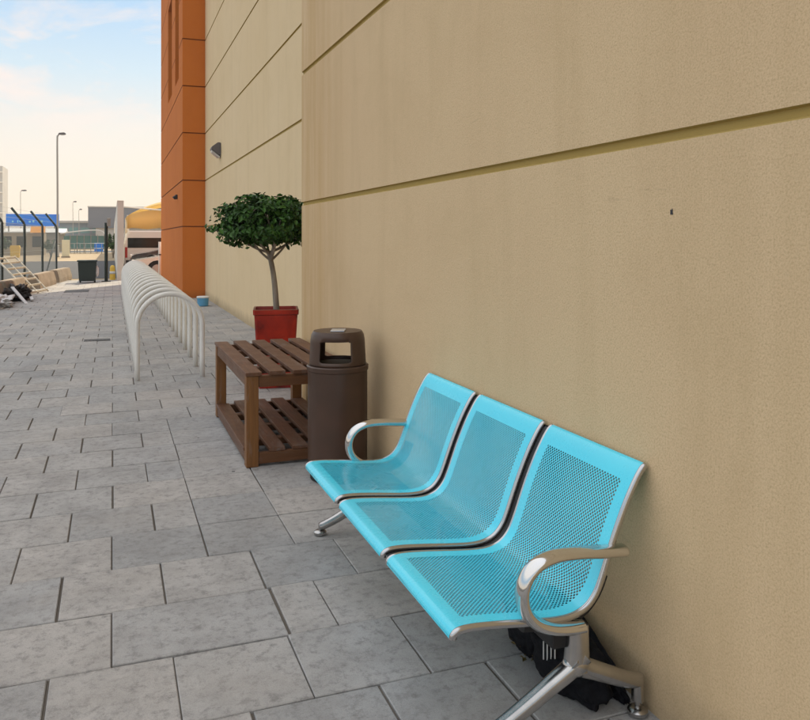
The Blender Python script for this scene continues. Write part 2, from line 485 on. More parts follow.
# small dark chip in the near wall
bm = BM()
c = Vector((1.544, 1.856, 1.53))
vs = []
for k in range(10):
    a = 2 * PI * k / 10; r = .0075 * (1 + .35 * math.sin(k * 2.3))
    vs.append(bm.verts.new(c + Vector((0, r * .8 * math.cos(a), r * 1.3 * math.sin(a)))))
bm.faces.new(vs); bpart('chip', bm, M['trim'])

# wall lamp: a wedge with a lens
wl = tag(empty('wall_lamp', (2.14, 16.75, 3.33)), 'small grey wedge shaped lamp fixed high on the beige wall beside the orange block', 'wall lamp')
bm = BM(); prism(bm, [(0, .15), (-.06, .16), (-.19, .06), (-.20, .0), (-.04, -.12), (0, -.12)], -.15, .15, 'y')
bmesh.ops.bevel(bm, geom=bm.edges[:], offset=.012, segments=2, affect='EDGES')
obj('housing', bm, M['grey_plastic'], wl)
bm = BM(); prism(bm, [(-.19, -.01), (-.04, -.125), (-.02, -.125), (-.02, -.16), (-.05, -.16), (-.18, -.05)], -.125, .125, 'y'); obj('lens', bm, M['lens'], wl)
ws = tag(empty('wall_spotlight', (1.6, 21.15, 2.555)), 'tiny dark fitting on the long side of the orange block', 'light fitting')
bm = BM(); box(bm, (-.03, 0, 0), (.06, .12, .12), None, .01); obj('bracket', bm, M['trim'], ws)
bm = BM(); sweep(bm, [(-.03, 0, .02), (-.06, 0, 0), (-.10, 0, -.04)], [.03, .04, .05], seg=14); obj('head', bm, M['trim'], ws, True, 50)

# ------------------------------------------------------------------ bench
BY0, SW, GAP = 1.962, .535, .058
prof_raw = [(.876, .338), (.879, .352), (.893, .3635), (.92, .3685), (.97, .367), (1.05, .359), (1.15, .347), (1.225, .341), (1.275, .345), (1.316, .362), (1.347, .396),
            (1.368, .44), (1.39, .498), (1.418, .57), (1.455, .652), (1.488, .712), (1.508, .742), (1.522, .756), (1.532, .760)]
prof = catmull([(x, 0, z) for x, z in prof_raw], 4)
L = [0]
for a, b in zip(prof, prof[1:]): L.append(L[-1] + (b - a).length)
SEAT_LEN = L[-1]
M['seat'] = perforated()
bench = tag(empty('waiting_bench', (1.25, 2.85, 0)), 'three seat turquoise perforated steel bench with chrome arms against the beige wall', 'bench')
BO = Vector((1.25, 2.85, 0))
def bpt(p): return Vector(p) - BO
def strip(y0, y1, up=0.0, thick=.004, nu=6, dish=0.0):
    """the seat sheet between y0 and y1, with thickness and uv in metres"""
    bm = BM(); uvl = bm.loops.layers.uv.new('UVMap')
    nn = len(prof)
    nor = []
    for i in range(nn):
        d = (prof[min(i + 1, nn - 1)] - prof[max(i - 1, 0)]).normalized(); nor.append(Vector((-d.z, 0, d.x)))
    top = []; bot = []
    for i in range(nn):
        rt = []; rb = []
        for k in range(nu + 1):
            u = k / nu; y = y0 + (y1 - y0) * u
            p = Vector((prof[i].x, y, prof[i].z)) + nor[i] * up
            rt.append((bm.verts.new(bpt(p)), (u * (y1 - y0), L[i])))
            rb.append((bm.verts.new(bpt(p - nor[i] * thick)), (u * (y1 - y0), L[i])))
        top.append(rt); bot.append(rb)
    def face(q):
        f = bm.faces.new([x[0] for x in q])
        for lp, x in zip(f.loops, q): lp[uvl].uv = x[1]
    for i in range(nn - 1):
        for k in range(nu):
            face((top[i][k], top[i][k + 1], top[i + 1][k + 1], top[i + 1][k]))
            face((bot[i][k], bot[i + 1][k], bot[i + 1][k + 1], bot[i][k + 1]))
        face((top[i][0], top[i + 1][0], bot[i + 1][0], bot[i][0])); face((top[i][nu], bot[i][nu], bot[i + 1][nu], top[i + 1][nu]))
    for k in range(nu):
        face((top[0][k], bot[0][k], bot[0][k + 1], top[0][k + 1])); face((top[-1][k], top[-1][k + 1], bot[-1][k + 1], bot[-1][k]))
    return bm
seats_y = []
for i in range(3):
    y0 = BY0 + i * (SW + GAP); y1 = y0 + SW; seats_y.append((y0, y1))
    st = obj('seat', strip(y0 + .004, y1 - .004, 0, .0016), M['seat'], bench, angle=60)
    for ye, sg in ((y0, 1), (y1, -1)):
        # polished bar that closes the sheet's side
        bm = BM(); pts = []
        nn = len(prof)
        for k in range(nn):
            d = (prof[min(k + 1, nn - 1)] - prof[max(k - 1, 0)]).normalized(); nrm = Vector((-d.z, 0, d.x))
            pts.append(bpt(Vector((prof[k].x, ye, prof[k].z)) - nrm * .0085))
        sweep(bm, pts, .0085, .0115, 10, Vector((0, 1, 0)))
        obj('side_bar', bm, M['silver_edge'], st, angle=70)
    # folded front lip and top edge under the sheet
    bm = BM()
    sweep(bm, [bpt((.882, y0 + .006, .343)), bpt((.882, y1 - .006, .343))], .005, .007, 8); obj('front_lip', bm, M['seat'], st, True)
# dark connecting brackets in the two gaps and under the outer seats
for yc, w in ((BY0 + SW + GAP / 2, GAP - .012), (BY0 + 2 * SW + 1.5 * GAP, GAP - .012)):
    bm = BM(); pts = []; nn = len(prof)
    for k in range(6, nn - 1):
        d = (prof[k + 1] - prof[k - 1]).normalized(); nrm = Vector((-d.z, 0, d.x))
        pts.append(bpt(Vector((prof[k].x, yc, prof[k].z)) - nrm * .024))
    sweep(bm, pts, w / 2, .012, 8, Vector((0, 1, 0)), square=.5); obj('seat_bracket', bm, M['black_steel'], bench, angle=40)
for yc in (BY0 + .05, BY0 + 3 * SW + 2 * GAP - .05):
    bm = BM(); pts = []; nn = len(prof)
    for k in range(nn):
        x = prof[k].x
        if not (1.12 < x < 1.372): continue
        d = (prof[min(k + 1, nn - 1)] - prof[k - 1]).normalized(); nrm = Vector((-d.z, 0, d.x))
        pts.append(bpt(Vector((x, yc, prof[k].z)) - nrm * .034))
    sweep(bm, pts, .03, .017, 10, Vector((0, 1, 0)), square=.5); obj('seat_bracket', bm, M['black_steel'], bench, angle=40)
bm = BM(); box2(bm, bpt((1.205, BY0 + .0, .246)), bpt((1.285, BY0 + 3 * SW + 2 * GAP, .300)), .006); obj('beam', bm, M['black_steel'], bench)
def leg_and_arm(yl):
    # flattened chrome loop of the armrest
    a = catmull([(1.452, yl, .508), (1.43, yl, .5105), (1.36, yl, .516), (1.27, yl, .524), (1.195, yl, .5225), (1.138, yl, .502), (1.106, yl, .463), (1.099, yl, .418), (1.113, yl, .374),
                 (1.148, yl, .338), (1.20, yl, .316), (1.255, yl, .307), (1.30, yl, .306)], 6)
    n_ = len(a); wa = []; wb = []
    for i in range(n_):
        t = i / (n_ - 1)
        e = min(1, (t + .02) / .06)
        wa.append(.030 * (.75 + .25 * e)); wb.append(.0185 * (.7 + .3 * e))
    bm = BM(); sweep(bm, [bpt(p) for p in a], wa, wb, 16); obj('armrest', bm, M['chrome'], bench, angle=60)
    # cast leg: post, hub, two spread feet
    bm = BM()
    post = catmull([(1.283, yl, .316), (1.283, yl, .27), (1.282, yl, .225), (1.279, yl, .180)], 5); k = len(post)
    sweep(bm, [bpt(p) for p in post], [.026 + .004 * i / k for i in range(k)], [.033 + .010 * (i / k) ** 2 for i in range(k)], 18, square=.75)
    fl = catmull([(1.302, yl, .222), (1.262, yl, .188), (1.205, yl, .157), (1.12, yl, .111), (1.03, yl, .066), (.968, yl, .043), (.948, yl, .040)], 6); k = len(fl)
    sweep(bm, [bpt(p) for p in fl], [.030 - .011 * i / k for i in range(k)], [.031 - .0145 * (i / k) ** .8 for i in range(k)], 18, square=.85)
    bl = catmull([(1.262, yl, .216), (1.30, yl, .186), (1.345, yl, .165), (1.41, yl, .136), (1.46, yl, .115), (1.492, yl, .108), (1.502, yl, .104)], 6); k = len(bl)
    sweep(bm, [bpt(p) for p in bl], [.029 - .009 * i / k for i in range(k)], [.031 - .011 * i / k for i in range(k)], 18, square=.85)
    sweep(bm, [bpt(p) for p in catmull([(1.497, yl, .122), (1.499, yl, .09), (1.499, yl, .045)], 4)], .019, .019, 16)
    bmesh.ops.create_uvsphere(bm, u_segments=20, v_segments=12, radius=1, matrix=Matrix.Translation(bpt((1.281, yl, .195))) @ Matrix.Diagonal((.047, .0315, .036, 1)))
    lg = obj('leg_frame', bm, M['alu'], bench, angle=50)
    for xf, zt in ((1.499, .06), (.953, .045)):
        bm = BM(); lathe(bm, [(.026, 0), (.031, .004), (.031, .014), (.024, .020), (.009, .022), (.009, zt)], bpt((xf, yl, .0015)), 24)
        obj('foot_pad', bm, M['alu'], lg, angle=40)
leg_and_arm(1.955); leg_and_arm(BY0 + 3 * SW + 2 * GAP + .012)

# black bag lying behind the near leg, with white marks
bag = tag(empty('black_bag', (1.41, 2.2, 0)), 'black fabric bag slumped on the pavers under the bench behind its front leg', 'bag')
from mathutils import noise as mnoise
def blob(bm, c, r, seed, amp=.18, rot=None, sub=5, fold=.10):
    rr = random.Random(seed); ph = [rr.uniform(0, 6) for _ in range(6)]
    res = bmesh.ops.create_icosphere(bm, subdivisions=sub, radius=1)
    for v in res['verts']:
        p = v.co.copy()
        k = 1 + amp * (math.sin(3 * p.x + ph[0]) * math.cos(4 * p.y + ph[1]) + .5 * math.sin(7 * p.z + ph[2] + 3 * p.x) * math.cos(6 * p.x + ph[3]))
        s3 = Vector((seed * 3.7, seed, 0))
        k += fold * (abs(mnoise.noise(p * 2.2 + s3)) * 2 - .5) + fold * .6 * (abs(mnoise.noise(p * 5.5 + s3)) * 2 - .4)
        p = Vector([math.copysign(abs(q) ** .8, q) for q in p]) * k
        q = Vector((p.x * r[0], p.y * r[1], p.z * r[2]))
        if rot is not None: q = rot @ q
        v.co = Vector(c) + q
    return res['verts']
bm = BM()
vs = blob(bm, (-.015, -.02, .075), (.085, .17, .085), 3, .12)
for v in vs: v.co.z = max(v.co.z, .002)
bag_body = obj('bag_body', bm, M['bag'], bag, True)
bm = BM(); vs = blob(bm, (.082, .03, .095), (.026, .25, .05), 8, .10, Matrix.Rotation(R(20), 3, 'X'))
for v in vs:
    v.co.z = max(v.co.z, .002); v.co.x = min(v.co.x, .125)
obj('flap', bm, M['bag'], bag, True)
bm = BM(); vs = blob(bm, (-.035, .19, .10), (.06, .12, .10), 5, .06)
for v in vs: v.co.z = max(v.co.z, .002)
pk = obj('side_pocket', bm, M['bag'], bag, True)
bm = BM()
for k in range(4): box(bm, (-.118 + k * .006, -.040 - k * .013, .132), (.003, .0035, .058))
obj('stripe', bm, M['white'], bag_body)
bm = BM()
for k, (dy, w) in enumerate(((0, .05), (.014, .035), (.03, .045))):
    box(bm, (.050 + .002 * k, -.115 + dy, .082 - k * .010), (.005, w, .006), Matrix.Rotation(R(20), 3, 'X'))
obj('emblem', bm, M['white'], bag)
# dry leaves
bm = BM(); rr = random.Random(4)
for k in range(80):
    c = Vector((rr.gauss(0, .026), rr.gauss(0, .034), .006 + abs(rr.gauss(0, .014))))
    rot = Matrix.Rotation(rr.uniform(0, 6.28), 3, 'Z') @ Matrix.Rotation(rr.uniform(-.9, .9), 3, 'X')
    l, w = rr.uniform(.018, .04), rr.uniform(.004, .010)
    vs = [bm.verts.new(c + rot @ Vector(p)) for p in ((-l / 2, 0, 0), (0, -w, .004), (l / 2, 0, 0), (0, w, .004))]
    for v in vs: v.co.z = max(v.co.z, .002)
    bm.faces.new(vs)
lf = obj('dry_leaves', bm, M['dry_leaf']); lf.location = (1.375, 2.37, 0)
tag(lf, 'small tuft of dry olive brown leaves under the bench by the black bag', 'leaf litter', kind='stuff')

# ------------------------------------------------------------------ litter bin
BC = (1.283, 4.55, 0)
lb = tag(empty('litter_bin', BC, R(-21)), 'round dark brown litter bin with open slot in its lid between bench and wooden table', 'litter bin')
bm = BM(); lathe(bm, [(.160, 0), (.166, .004), (.166, .05), (.174, .055)], (0, 0, .002), 56); obj('base_ring', bm, M['black_rubber'], lb, angle=40)
bm = BM(); lathe(bm, [(.172, .052), (.180, .06), (.181, .40), (.181, .655), (.187, .660), (.188, .684), (.182, .690), (.150, .690)], (0, 0, 0), 64); obj('body', bm, M['bin'], lb, angle=35)
# lid: a shell with two openings that face each other
bm = BM(); NTH = 96
za = [.692, .70, .716, .720, .730, .80, .826, .836, .840, .872, .886, .893]
def rad(z): return .172 - .010 * max(0, (z - .70)) / .2 - (0 if z < .872 else .004 + (z - .872) * .55)
def is_open(a, z0, z1):
    zc = (z0 + z1) / 2
    for c0 in (-PI / 2, PI / 2):
        d = abs((a - c0 + PI) % (2 * PI) - PI)
        lim = R(33.75)
        if zc < .720 or zc > .836: lim = R(30)
        if .716 < zc < .840 and d < lim: return True
    return False
outer = [[bm.verts.new((rad(z) * math.cos(2 * PI * k / NTH), rad(z) * math.sin(2 * PI * k / NTH), z)) for k in range(NTH)] for z in za]
for i in range(len(za) - 1):
    for k in range(NTH):
        a = 2 * PI * (k + .5) / NTH
        if is_open(a, za[i], za[i + 1]): continue
        bm.faces.new((outer[i][k], outer[i][(k + 1) % NTH], outer[i + 1][(k + 1) % NTH], outer[i + 1][k]))
bm.faces.new(outer[-1])
lid = obj('lid', bm, [M['bin']], lb, angle=40)
sm = lid.modifiers.new('thickness', 'SOLIDIFY'); sm.thickness = .007; sm.offset = -1
bm = BM(); lathe(bm, [(.140, .693), (.140, .698)], (0, 0, 0), 32); obj('liner_rim', bm, M['bin_in'], lid)
bm = BM(); box(bm, (.005, -.02, .897), (.085, .115, .006), None, .003); obj('ashtray_plate', bm, M['ash'], lid)

# ------------------------------------------------------------------ wooden table with a lower shelf
TX0, TX1, TY0, TY1, TZ = .785, 1.50, 4.915, 6.50, .606
tb = tag(empty('slatted_table', ((TX0 + TX1) / 2, (TY0 + TY1) / 2, 0)), 'brown slatted wooden table with slatted lower shelf behind the litter bin', 'table')
TO = Vector(((TX0 + TX1) / 2, (TY0 + TY1) / 2, 0))
def tbox(bm, a, b, bev=.004): box2(bm, Vector(a) - TO, Vector(b) - TO, bev)
LW = .078
for x in (TX0 + .006, TX1 - LW - .006):
    for y in (TY0 + .008, TY1 - LW - .008):
        bm = BM(); tbox(bm, (x, y, .002), (x + LW, y + LW, TZ - .026)); obj('leg', bm, M['wood_z'], tb)
def frame(z0, z1, name):
    for y in (TY0 + .014, TY1 - .014 - .04):
        bm = BM(); tbox(bm, (TX0 + LW + .008, y, z0), (TX1 - LW - .008, y + .04, z1)); obj(name, bm, M['wood_x'], tb)
    for x in (TX0 + .012, TX1 - .012 - .04):
        bm = BM(); tbox(bm, (x, TY0 + LW + .010, z0), (x + .04, TY1 - LW - .010, z1)); obj(name, bm, M['wood_y'], tb)
    for k in (1, 2, 3):
        y = TY0 + (TY1 - TY0) * k / 4
        bm = BM(); tbox(bm, (TX0 + .055, y - .035, z1 - .048), (TX1 - .055, y + .035, z1 - .002)); obj(name, bm, M['wood_x'], tb)
frame(TZ - .10, TZ - .027, 'rail'); frame(.018, .088, 'rail')
for (z0, z1, y0, y1, xa, xb) in ((TZ - .025, TZ, TY0, TY1, TX0, TX1), (.090, .113, TY0 + .02, TY1 - .02, TX0 + .0, TX1 - .0)):
    lower = z0 < .3
    k = 5; w = .103; g = ((xb - xa) - k * w) / (k - 1)
    for i in range(k):
        x = xa + i * (w + g)
        yy0, yy1 = y0 + random.uniform(-.004, .004), y1 + random.uniform(-.004, .004)
        if lower and i in (0, k - 1): yy0, yy1 = TY0 + LW + .012, TY1 - LW - .012
        bm = BM(); tbox(bm, (x, yy0, z0 + random.uniform(-.001, .001)), (x + w, yy1, z1 + random.uniform(-.002, .002)), .003)
        obj('shelf_slat' if lower else 'top_slat', bm, M['wood_y'], tb)

# ------------------------------------------------------------------ ficus in a red pot
PC = Vector((1.515, 7.62, 0))
fp = tag(empty('flower_pot', PC, R(-11)), 'tall square red glazed flower pot against the wall behind the wooden table', 'flower pot')
def sq_ring(bm, h, z):
    return [bm.verts.new((sx * h, sy * h, z)) for sx, sy in ((-1, -1), (1, -1), (1, 1), (-1, 1))]
bm = BM(); rs = [sq_ring(bm, h, z) for h, z in ((.160, .002), (.166, .02), (.207, .715), (.217, .720), (.219, .765), (.200, .768), (.195, .68))]
for a, b in zip(rs, rs[1:]):
    for k in range(4): bm.faces.new((a[k], a[(k + 1) % 4], b[(k + 1) % 4], b[k]))
bm.faces.new(rs[0][::-1])
ve = [e for e in bm.edges if abs(e.verts[0].co.z - e.verts[1].co.z) > .02]
bmesh.ops.bevel(bm, geom=ve, offset=.014, segments=3, affect='EDGES')
obj('pot', bm, M['pot'], fp, angle=40)
bm = BM(); box(bm, (0, 0, .70), (.392, .392, .03)); obj('soil', bm, M['soil'], fp)

tr = tag(empty('topiary_tree', PC + Vector((0, 0, .715))), 'small ficus tree clipped to a wide dome, growing from the red pot', 'tree')
rt = random.Random(11)
bm = BM()
tpts = catmull([(.01, 0, -.02), (.0, 0, .12), (-.012, 0, .28), (-.03, 0, .42), (-.055, 0, .54), (-.07, 0, .60)], 5); k = len(tpts)
sweep(bm, tpts, [.031 - .009 * i / k for i in range(k)], seg=14)
CC = Vector((-.085, 0, .865)); CR = Vector((.515, .53, .27))
tips = []
for b in range(13):
    a = b * 2.4 + rt.uniform(-.3, .3); rad_ = rt.uniform(.18, .44)
    st_ = tpts[-1 - rt.randint(0, 6)]
    end = CC + Vector((math.cos(a) * rad_, math.sin(a) * rad_, rt.uniform(-.06, .14)))
    mid = st_.lerp(end, .45) + Vector((0, 0, -.035)); pp = catmull([st_, mid, end], 5); kk = len(pp)
    sweep(bm, pp, [.014 - .010 * i / kk for i in range(kk)], seg=7); tips.append(end)
    for t in range(2):
        e2 = end + Vector((rt.uniform(-.16, .16), rt.uniform(-.16, .16), rt.uniform(.02, .14)))
        pp = catmull([pp[kk // 2], pp[kk // 2].lerp(e2, .5), e2], 4); sweep(bm, pp, .0045, seg=5)
obj('trunk', bm, M['bark'], tr, True)
def leaves(bm, n_, centre, radii, size, rnd, shell=.55, cut=None, clumps=None):
    cl = []
    for _ in range(clumps or 0):
        while True:
            p = Vector((rnd.uniform(-1, 1), rnd.uniform(-1, 1), rnd.uniform(-1, 1)))
            if shell < p.length < 1: break
        cl.append(p * rnd.choice((.88, .97, 1.04, 1.16)))
    for _ in range(n_):
        if clumps and rnd.random() < .88:
            p = rnd.choice(cl) + Vector((rnd.gauss(0, .085), rnd.gauss(0, .085), rnd.gauss(0, .12)))
        else:
            while True:
                p = Vector((rnd.uniform(-1, 1), rnd.uniform(-1, 1), rnd.uniform(-1, 1)))
                if p.length < 1: break
        if p.length > 1.2: p *= 1.15 / p.length
        if p.z < 0: p.z *= .72
        c = centre + Vector((p.x * radii.x, p.y * radii.y, p.z * radii.z))
        if cut and c.z < cut(c): continue
        out = (Vector((p.x, p.y, p.z + .5)).normalized() + Vector((rnd.gauss(0, .55), rnd.gauss(0, .55), rnd.gauss(0, .55)))).normalized()
        s = size * rnd.uniform(.65, 1.25)
        ax = out.orthogonal().normalized(); ax = Matrix.Rotation(rnd.uniform(0, 6.28), 3, out) @ ax
        bx = out.cross(ax); w = s * .26
        q = [c - ax * s * .5, c - ax * s * .1 - bx * w + out * s * .10, c + ax * s * .30 - bx * w * .72 + out * s * .08, c + ax * s * .55 - out * s * .06,
             c + ax * s * .30 + bx * w * .72 + out * s * .08, c - ax * s * .1 + bx * w + out * s * .10]
        v = [bm.verts.new(x) for x in q]; m1 = bm.verts.new(c + ax * s * .1)
        for i in range(6): bm.faces.new((v[i], v[(i + 1) % 6], m1))
bm = BM()
leaves(bm, 7200, CC, CR, .060, rt, .5, lambda c: .635 + .20 * math.hypot(c.x + .085, c.y) + .04 * math.sin(5 * math.atan2(c.y, c.x + .085) + 1) + .03 * math.sin(11 * math.atan2(c.y, c.x + .085)), 130)
obj('crown', bm, M['leaf'], tr)

# small blue tin on the ground at the wall
tin = tag(empty('paint_tin', (1.83, 17.2, 0)), 'little pale blue and white tub left at the foot of the orange block', 'tub')
bm = BM(); lathe(bm, [(.105, 0), (.115, .01), (.125, .17), (.13, .175)], (0, 0, .002), 24); obj('tub', bm, M['pack'], tin, angle=40)
bm = BM(); lathe(bm, [(.132, .175), (.134, .18), (.134, .20), (.12, .21)], (0, 0, .002), 24); obj('lid', bm, M['white'], tin, angle=40)

# ------------------------------------------------------------------ bicycle hoops
ORD = ['first', 'second', 'third', 'fourth', 'fifth', 'sixth', 'seventh', 'eighth', 'ninth', 'tenth', 'eleventh', 'twelfth', 'thirteenth', 'fourteenth', 'fifteenth',
       'sixteenth', 'seventeenth', 'eighteenth', 'nineteenth', 'twentieth', 'twenty-first', 'twenty-second']
NH = 19
hx0, hx1, hr = .236, .885, .0262
def hoop_bm():
    bm = BM(); w = (hx1 - hx0) / 2; H = .905 - hr
    pts = [(-w, 0, -.02), (-w, 0, .2), (-w, 0, H - w)]
    for k in range(1, 24):
        a = PI - PI * k / 24; pts.append((w * math.cos(a), 0, H - w + w * math.sin(a)))
    pts += [(w, 0, H - w), (w, 0, .2), (w, 0, -.02)]
    sweep(bm, pts, hr, hr, 18); return bm
hoop = obj('bike_hoop', hoop_bm(), M['hoop'], None, True)
for i in range(NH):
    o = hoop if i == 0 else hoop.copy()
    if i: COL.objects.link(o)
    o.location = ((hx0 + hx1) / 2, 8.38 + .71 * i, 0)
    o.rotation_euler = (0, 0, R(random.uniform(-.6, .6)))
    lab = 'cream tubular bicycle hoop, %s of the row counted from the wooden table' % ORD[i] if i < NH - 1 else 'cream tubular bicycle hoop at the end of the row by the white wall'
    if i == 0: lab = 'cream tubular bicycle hoop that opens the row beside the wooden table'
    tag(o, lab, 'bicycle stand', 'row of cream bicycle hoops')

# ------------------------------------------------------------------ left: barriers, fence, ladder, rubbish
def barrier(x, y, l, rz, label):
    o = tag(empty('concrete_barrier', (x, y, 0), rz), label, 'barrier', 'low concrete barriers along the fence')
    bm = BM(); prism(bm, [(-.20, -.02), (-.20, .12), (-.12, .42), (.12, .42), (.20, .12), (.20, -.02)], -l / 2, l / 2, 'y')
    bmesh.ops.bevel(bm, geom=bm.edges[:], offset=.02, segments=2, affect='EDGES'); obj('block', bm, M['concrete'], o)
barrier(-2.72, 19.4, 2.5, R(-6), 'brown low concrete barrier with white sacking lying at its foot')
barrier(-2.42, 22.1, 2.5, R(-6), 'low concrete barrier with the white ladder leaning across it')
barrier(-2.02, 26.0, 2.6, R(-6), 'low concrete barrier standing just past the white ladder')
barrier(-1.70, 29.2, 2.6, R(-6), 'low concrete barrier at the end of the row behind the dark green bin')

fe = tag(empty('security_fence', (-3.2, 27.3, 0)), 'dark green wire fence with out-leaning barbed wire arms beside the road', 'fence')
FO = Vector((-3.2, 27.3, 0))
fposts = [(-4.1, 17.6), (-3.8, 20.8), (-3.5, 24.0), (-3.26, 27.3), (-2.94, 30.62), (-2.63, 34.14), (-2.31, 37.23)]
PB, PT = 2.02, (-.44, .15, 2.56)
for (x, y) in fposts:
    bm = BM(); sweep(bm, [Vector(p) - FO for p in ((x, y, -.02), (x, y, 1.0), (x, y, 1.95), (x - .03, y, 2.04), (x - .23, y + .06, 2.3), (x - .43, y + .14, 2.56))], .045, .045, 10)
    obj('post', bm, M['fence'], fe, angle=50)
bm = BM(); sweep(bm, [Vector(p) - FO for p in ((-2.33, 37.2, 1.45), (-2.62, 36.0, .02))], .03, seg=8); obj('brace', bm, M['fence'], fe, True)
bm = BM()
for (a, b) in zip(fposts, fposts[1:]):
    A = Vector((*a, 0)); B = Vector((*b, 0)); ln = (B - A).length; d = (B - A) / ln; s = .075
    nk = int((ln + 1.95) / s)
    for k in range(nk):
        for sg in (1, -1):
            u0 = k * s - 1.95; u1 = u0 + 1.95; z0, z1 = .04, 1.97
            if u0 < 0: z0 += -u0; u0 = 0
            if u1 > ln: z1 -= (u1 - ln); u1 = ln
            if z1 - z0 < .05: continue
            if sg < 0: u0, u1 = ln - u0, ln - u1
            sweep(bm, [A + d * u0 + Vector((0, 0, z0)) - FO, A + d * u1 + Vector((0, 0, z1)) - FO], .0022, seg=3, cap=False)
    for z, dx, dy in ((.04, 0, 0), (1.0, 0, 0), (1.97, 0, 0), (2.18, -.14, .03), (2.36, -.28, .08), (2.54, -.42, .13)):
        sweep(bm, [A + Vector((dx, dy, z)) - FO, B + Vector((dx, dy, z)) - FO], .004, seg=4, cap=False)
obj('wire_mesh', bm, M['wire'], fe)

ld = tag(empty('ladder', (-1.85, 22.9, 0)), 'worn white metal ladder frame leaning over the low concrete barrier in the sun', 'ladder')
LO = Vector((-1.85, 22.9, 0))
def lp(u, w):   # u across (0..1), w along (0 bottom .. 1 top)
    b0, b1 = Vector((-1.98, 22.05, .03)), Vector((-1.66, 23.35, .03)); t0, t1 = Vector((-2.93, 23.3, .93)), Vector((-2.60, 24.5, .95))
    return b0.lerp(b1, u).lerp(t0.lerp(t1, u), w) - LO
for u in (0, .42, 1):
    bm = BM(); sweep(bm, [lp(u, 0), lp(u, .5), lp(u, 1)], .035, .02, 8, square=.5); obj('rail', bm, M['ladder'], ld, angle=40)
for w in (.03, .2, .36, .52, .68, .84, .98):
    bm = BM(); sweep(bm, [lp(-.01, w), lp(.5, w) , lp(1.01, w)], .022, .03, 8, square=.5); obj('rung', bm, M['ladder'], ld, angle=40)

sk = tag(empty('white_sack', (-2.38, 18.6, 0)), 'crumpled white sacking dumped at the foot of the brown barrier', 'sack')
bm = BM(); vs = blob(bm, (0, 0, .09), (.32, .75, .13), 21, .25, None, 5, .45)
for v in vs: v.co.z = max(v.co.z, .002)
obj('sacking', bm, M['scrap'], sk, True)
tp = tag(empty('dark_tarpaulin', (-2.13, 20.6, 0)), 'dark crumpled tarpaulin heaped in front of the ladder', 'tarpaulin')
bm = BM(); vs = blob(bm, (0, 0, .12), (.24, .7, .20), 33, .25, None, 5, .5)
for v in vs: v.co.z = max(v.co.z, .002)
obj('sheet', bm, M['tarp'], tp, True)
for (x, y, z, ax, az, lab) in ((-1.98, 19.6, .10, 24, 28, 'short white offcut propped on the dark tarpaulin'), (-1.80, 20.2, .03, 4, 8, 'short white offcut lying flat on the pavers by the dark tarpaulin')):
    bm = BM(); box(bm, (0, 0, 0), (.07, .9, .03), Matrix.Rotation(R(az), 3, 'Z') @ Matrix.Rotation(R(ax), 3, 'X'), .004)
    o = obj('timber_offcut', bm, M['scrap']); o.location = (x, y, z + .05); tag(o, lab, 'offcut', 'white offcuts by the tarpaulin')

# dark green bin, box shaped
db = tag(empty('waste_container', (-.78, 27.75, 0)), 'square dark green waste container standing on the lit pavement', 'waste container')
bm = BM(); rs = [sq_ring(bm, h, z) for h, z in ((.25, .06), (.285, .70))]
for k in range(4): bm.faces.new((rs[0][k], rs[0][(k + 1) % 4], rs[1][(k + 1) % 4], rs[1][k]))
bm.faces.new(rs[0][::-1]); bm.faces.new(rs[1]); bmesh.ops.bevel(bm, geom=bm.edges[:], offset=.02, segments=2, affect='EDGES'); obj('body', bm, M['dustbin'], db)
bm = BM(); box(bm, (0, 0, .725), (.62, .62, .05), None, .015); obj('lid', bm, M['dustbin'], db)
for sx in (-1, 1):
    bm = BM(); sweep(bm, [(sx * .20, .18, .07), (sx * .25, .18, .07)], .07, seg=16); obj('wheel', bm, M['tyre'], db)
bm = BM(); vs = blob(bm, (.30, -.1, .38), (.05, .14, .16), 41, .2); o = obj('hanging_bag', bm, M['scrap'], None, True); o.location = (-.78, 27.75, 0)
tag(o, 'white plastic bag hung on the side of the dark green container', 'plastic bag')

gp = tag(empty('gate_post', (-.2, 28.2, 0)), 'slim dark post with a small white head in front of the white wall', 'post')
bm = BM(); sweep(bm, [(0, 0, 0), (0, 0, 2.0)], .055, seg=12); obj('post', bm, M['fence'], gp, angle=50)
bm = BM(); box(bm, (.08, -.02, 2.02), (.12, .10, .28), None, .02); obj('head', bm, M['lampgrey'], gp)
bm = BM(); box(bm, (0, 0, .012), (.3, .3, .024), None, .004); obj('base_plate', bm, M['trim'], gp)
yb = tag(empty('yellow_patch_bollard', (.0, 29.4, -.12)), 'short yellow bollard shape put for an unclear bright patch at the end of the white wall', 'bollard')  # bollard shape is only a guess at an unclear bright yellow patch
bm = BM(); lathe(bm, [(.11, 0), (.10, .05), (.085, .55), (.06, .62), (.02, .64)], (0, 0, 0), 20); obj('bollard_body', bm, M['yellow'], yb, angle=50)
bm = BM(); lathe(bm, [(.098, .33), (.098, .42)], (0, 0, 0), 20); obj('band', bm, M['white'], yb, True)

# white boundary wall running away
ww = tag(empty('white_wall', (.22, 28.9, 0)), 'tall thin white boundary wall beyond the bicycle hoops, beside the yellow canopy', 'wall')
bm = BM(); box2(bm, (-.065, 0, -.1), (.15, 58, 2.77), .006); obj('panel', bm, M['whitewall'], ww)
bm = BM(); box2(bm, (-.07, -.005, 2.772), (.155, 58.02, 2.80), .006); obj('coping', bm, M['whitewall'], ww)

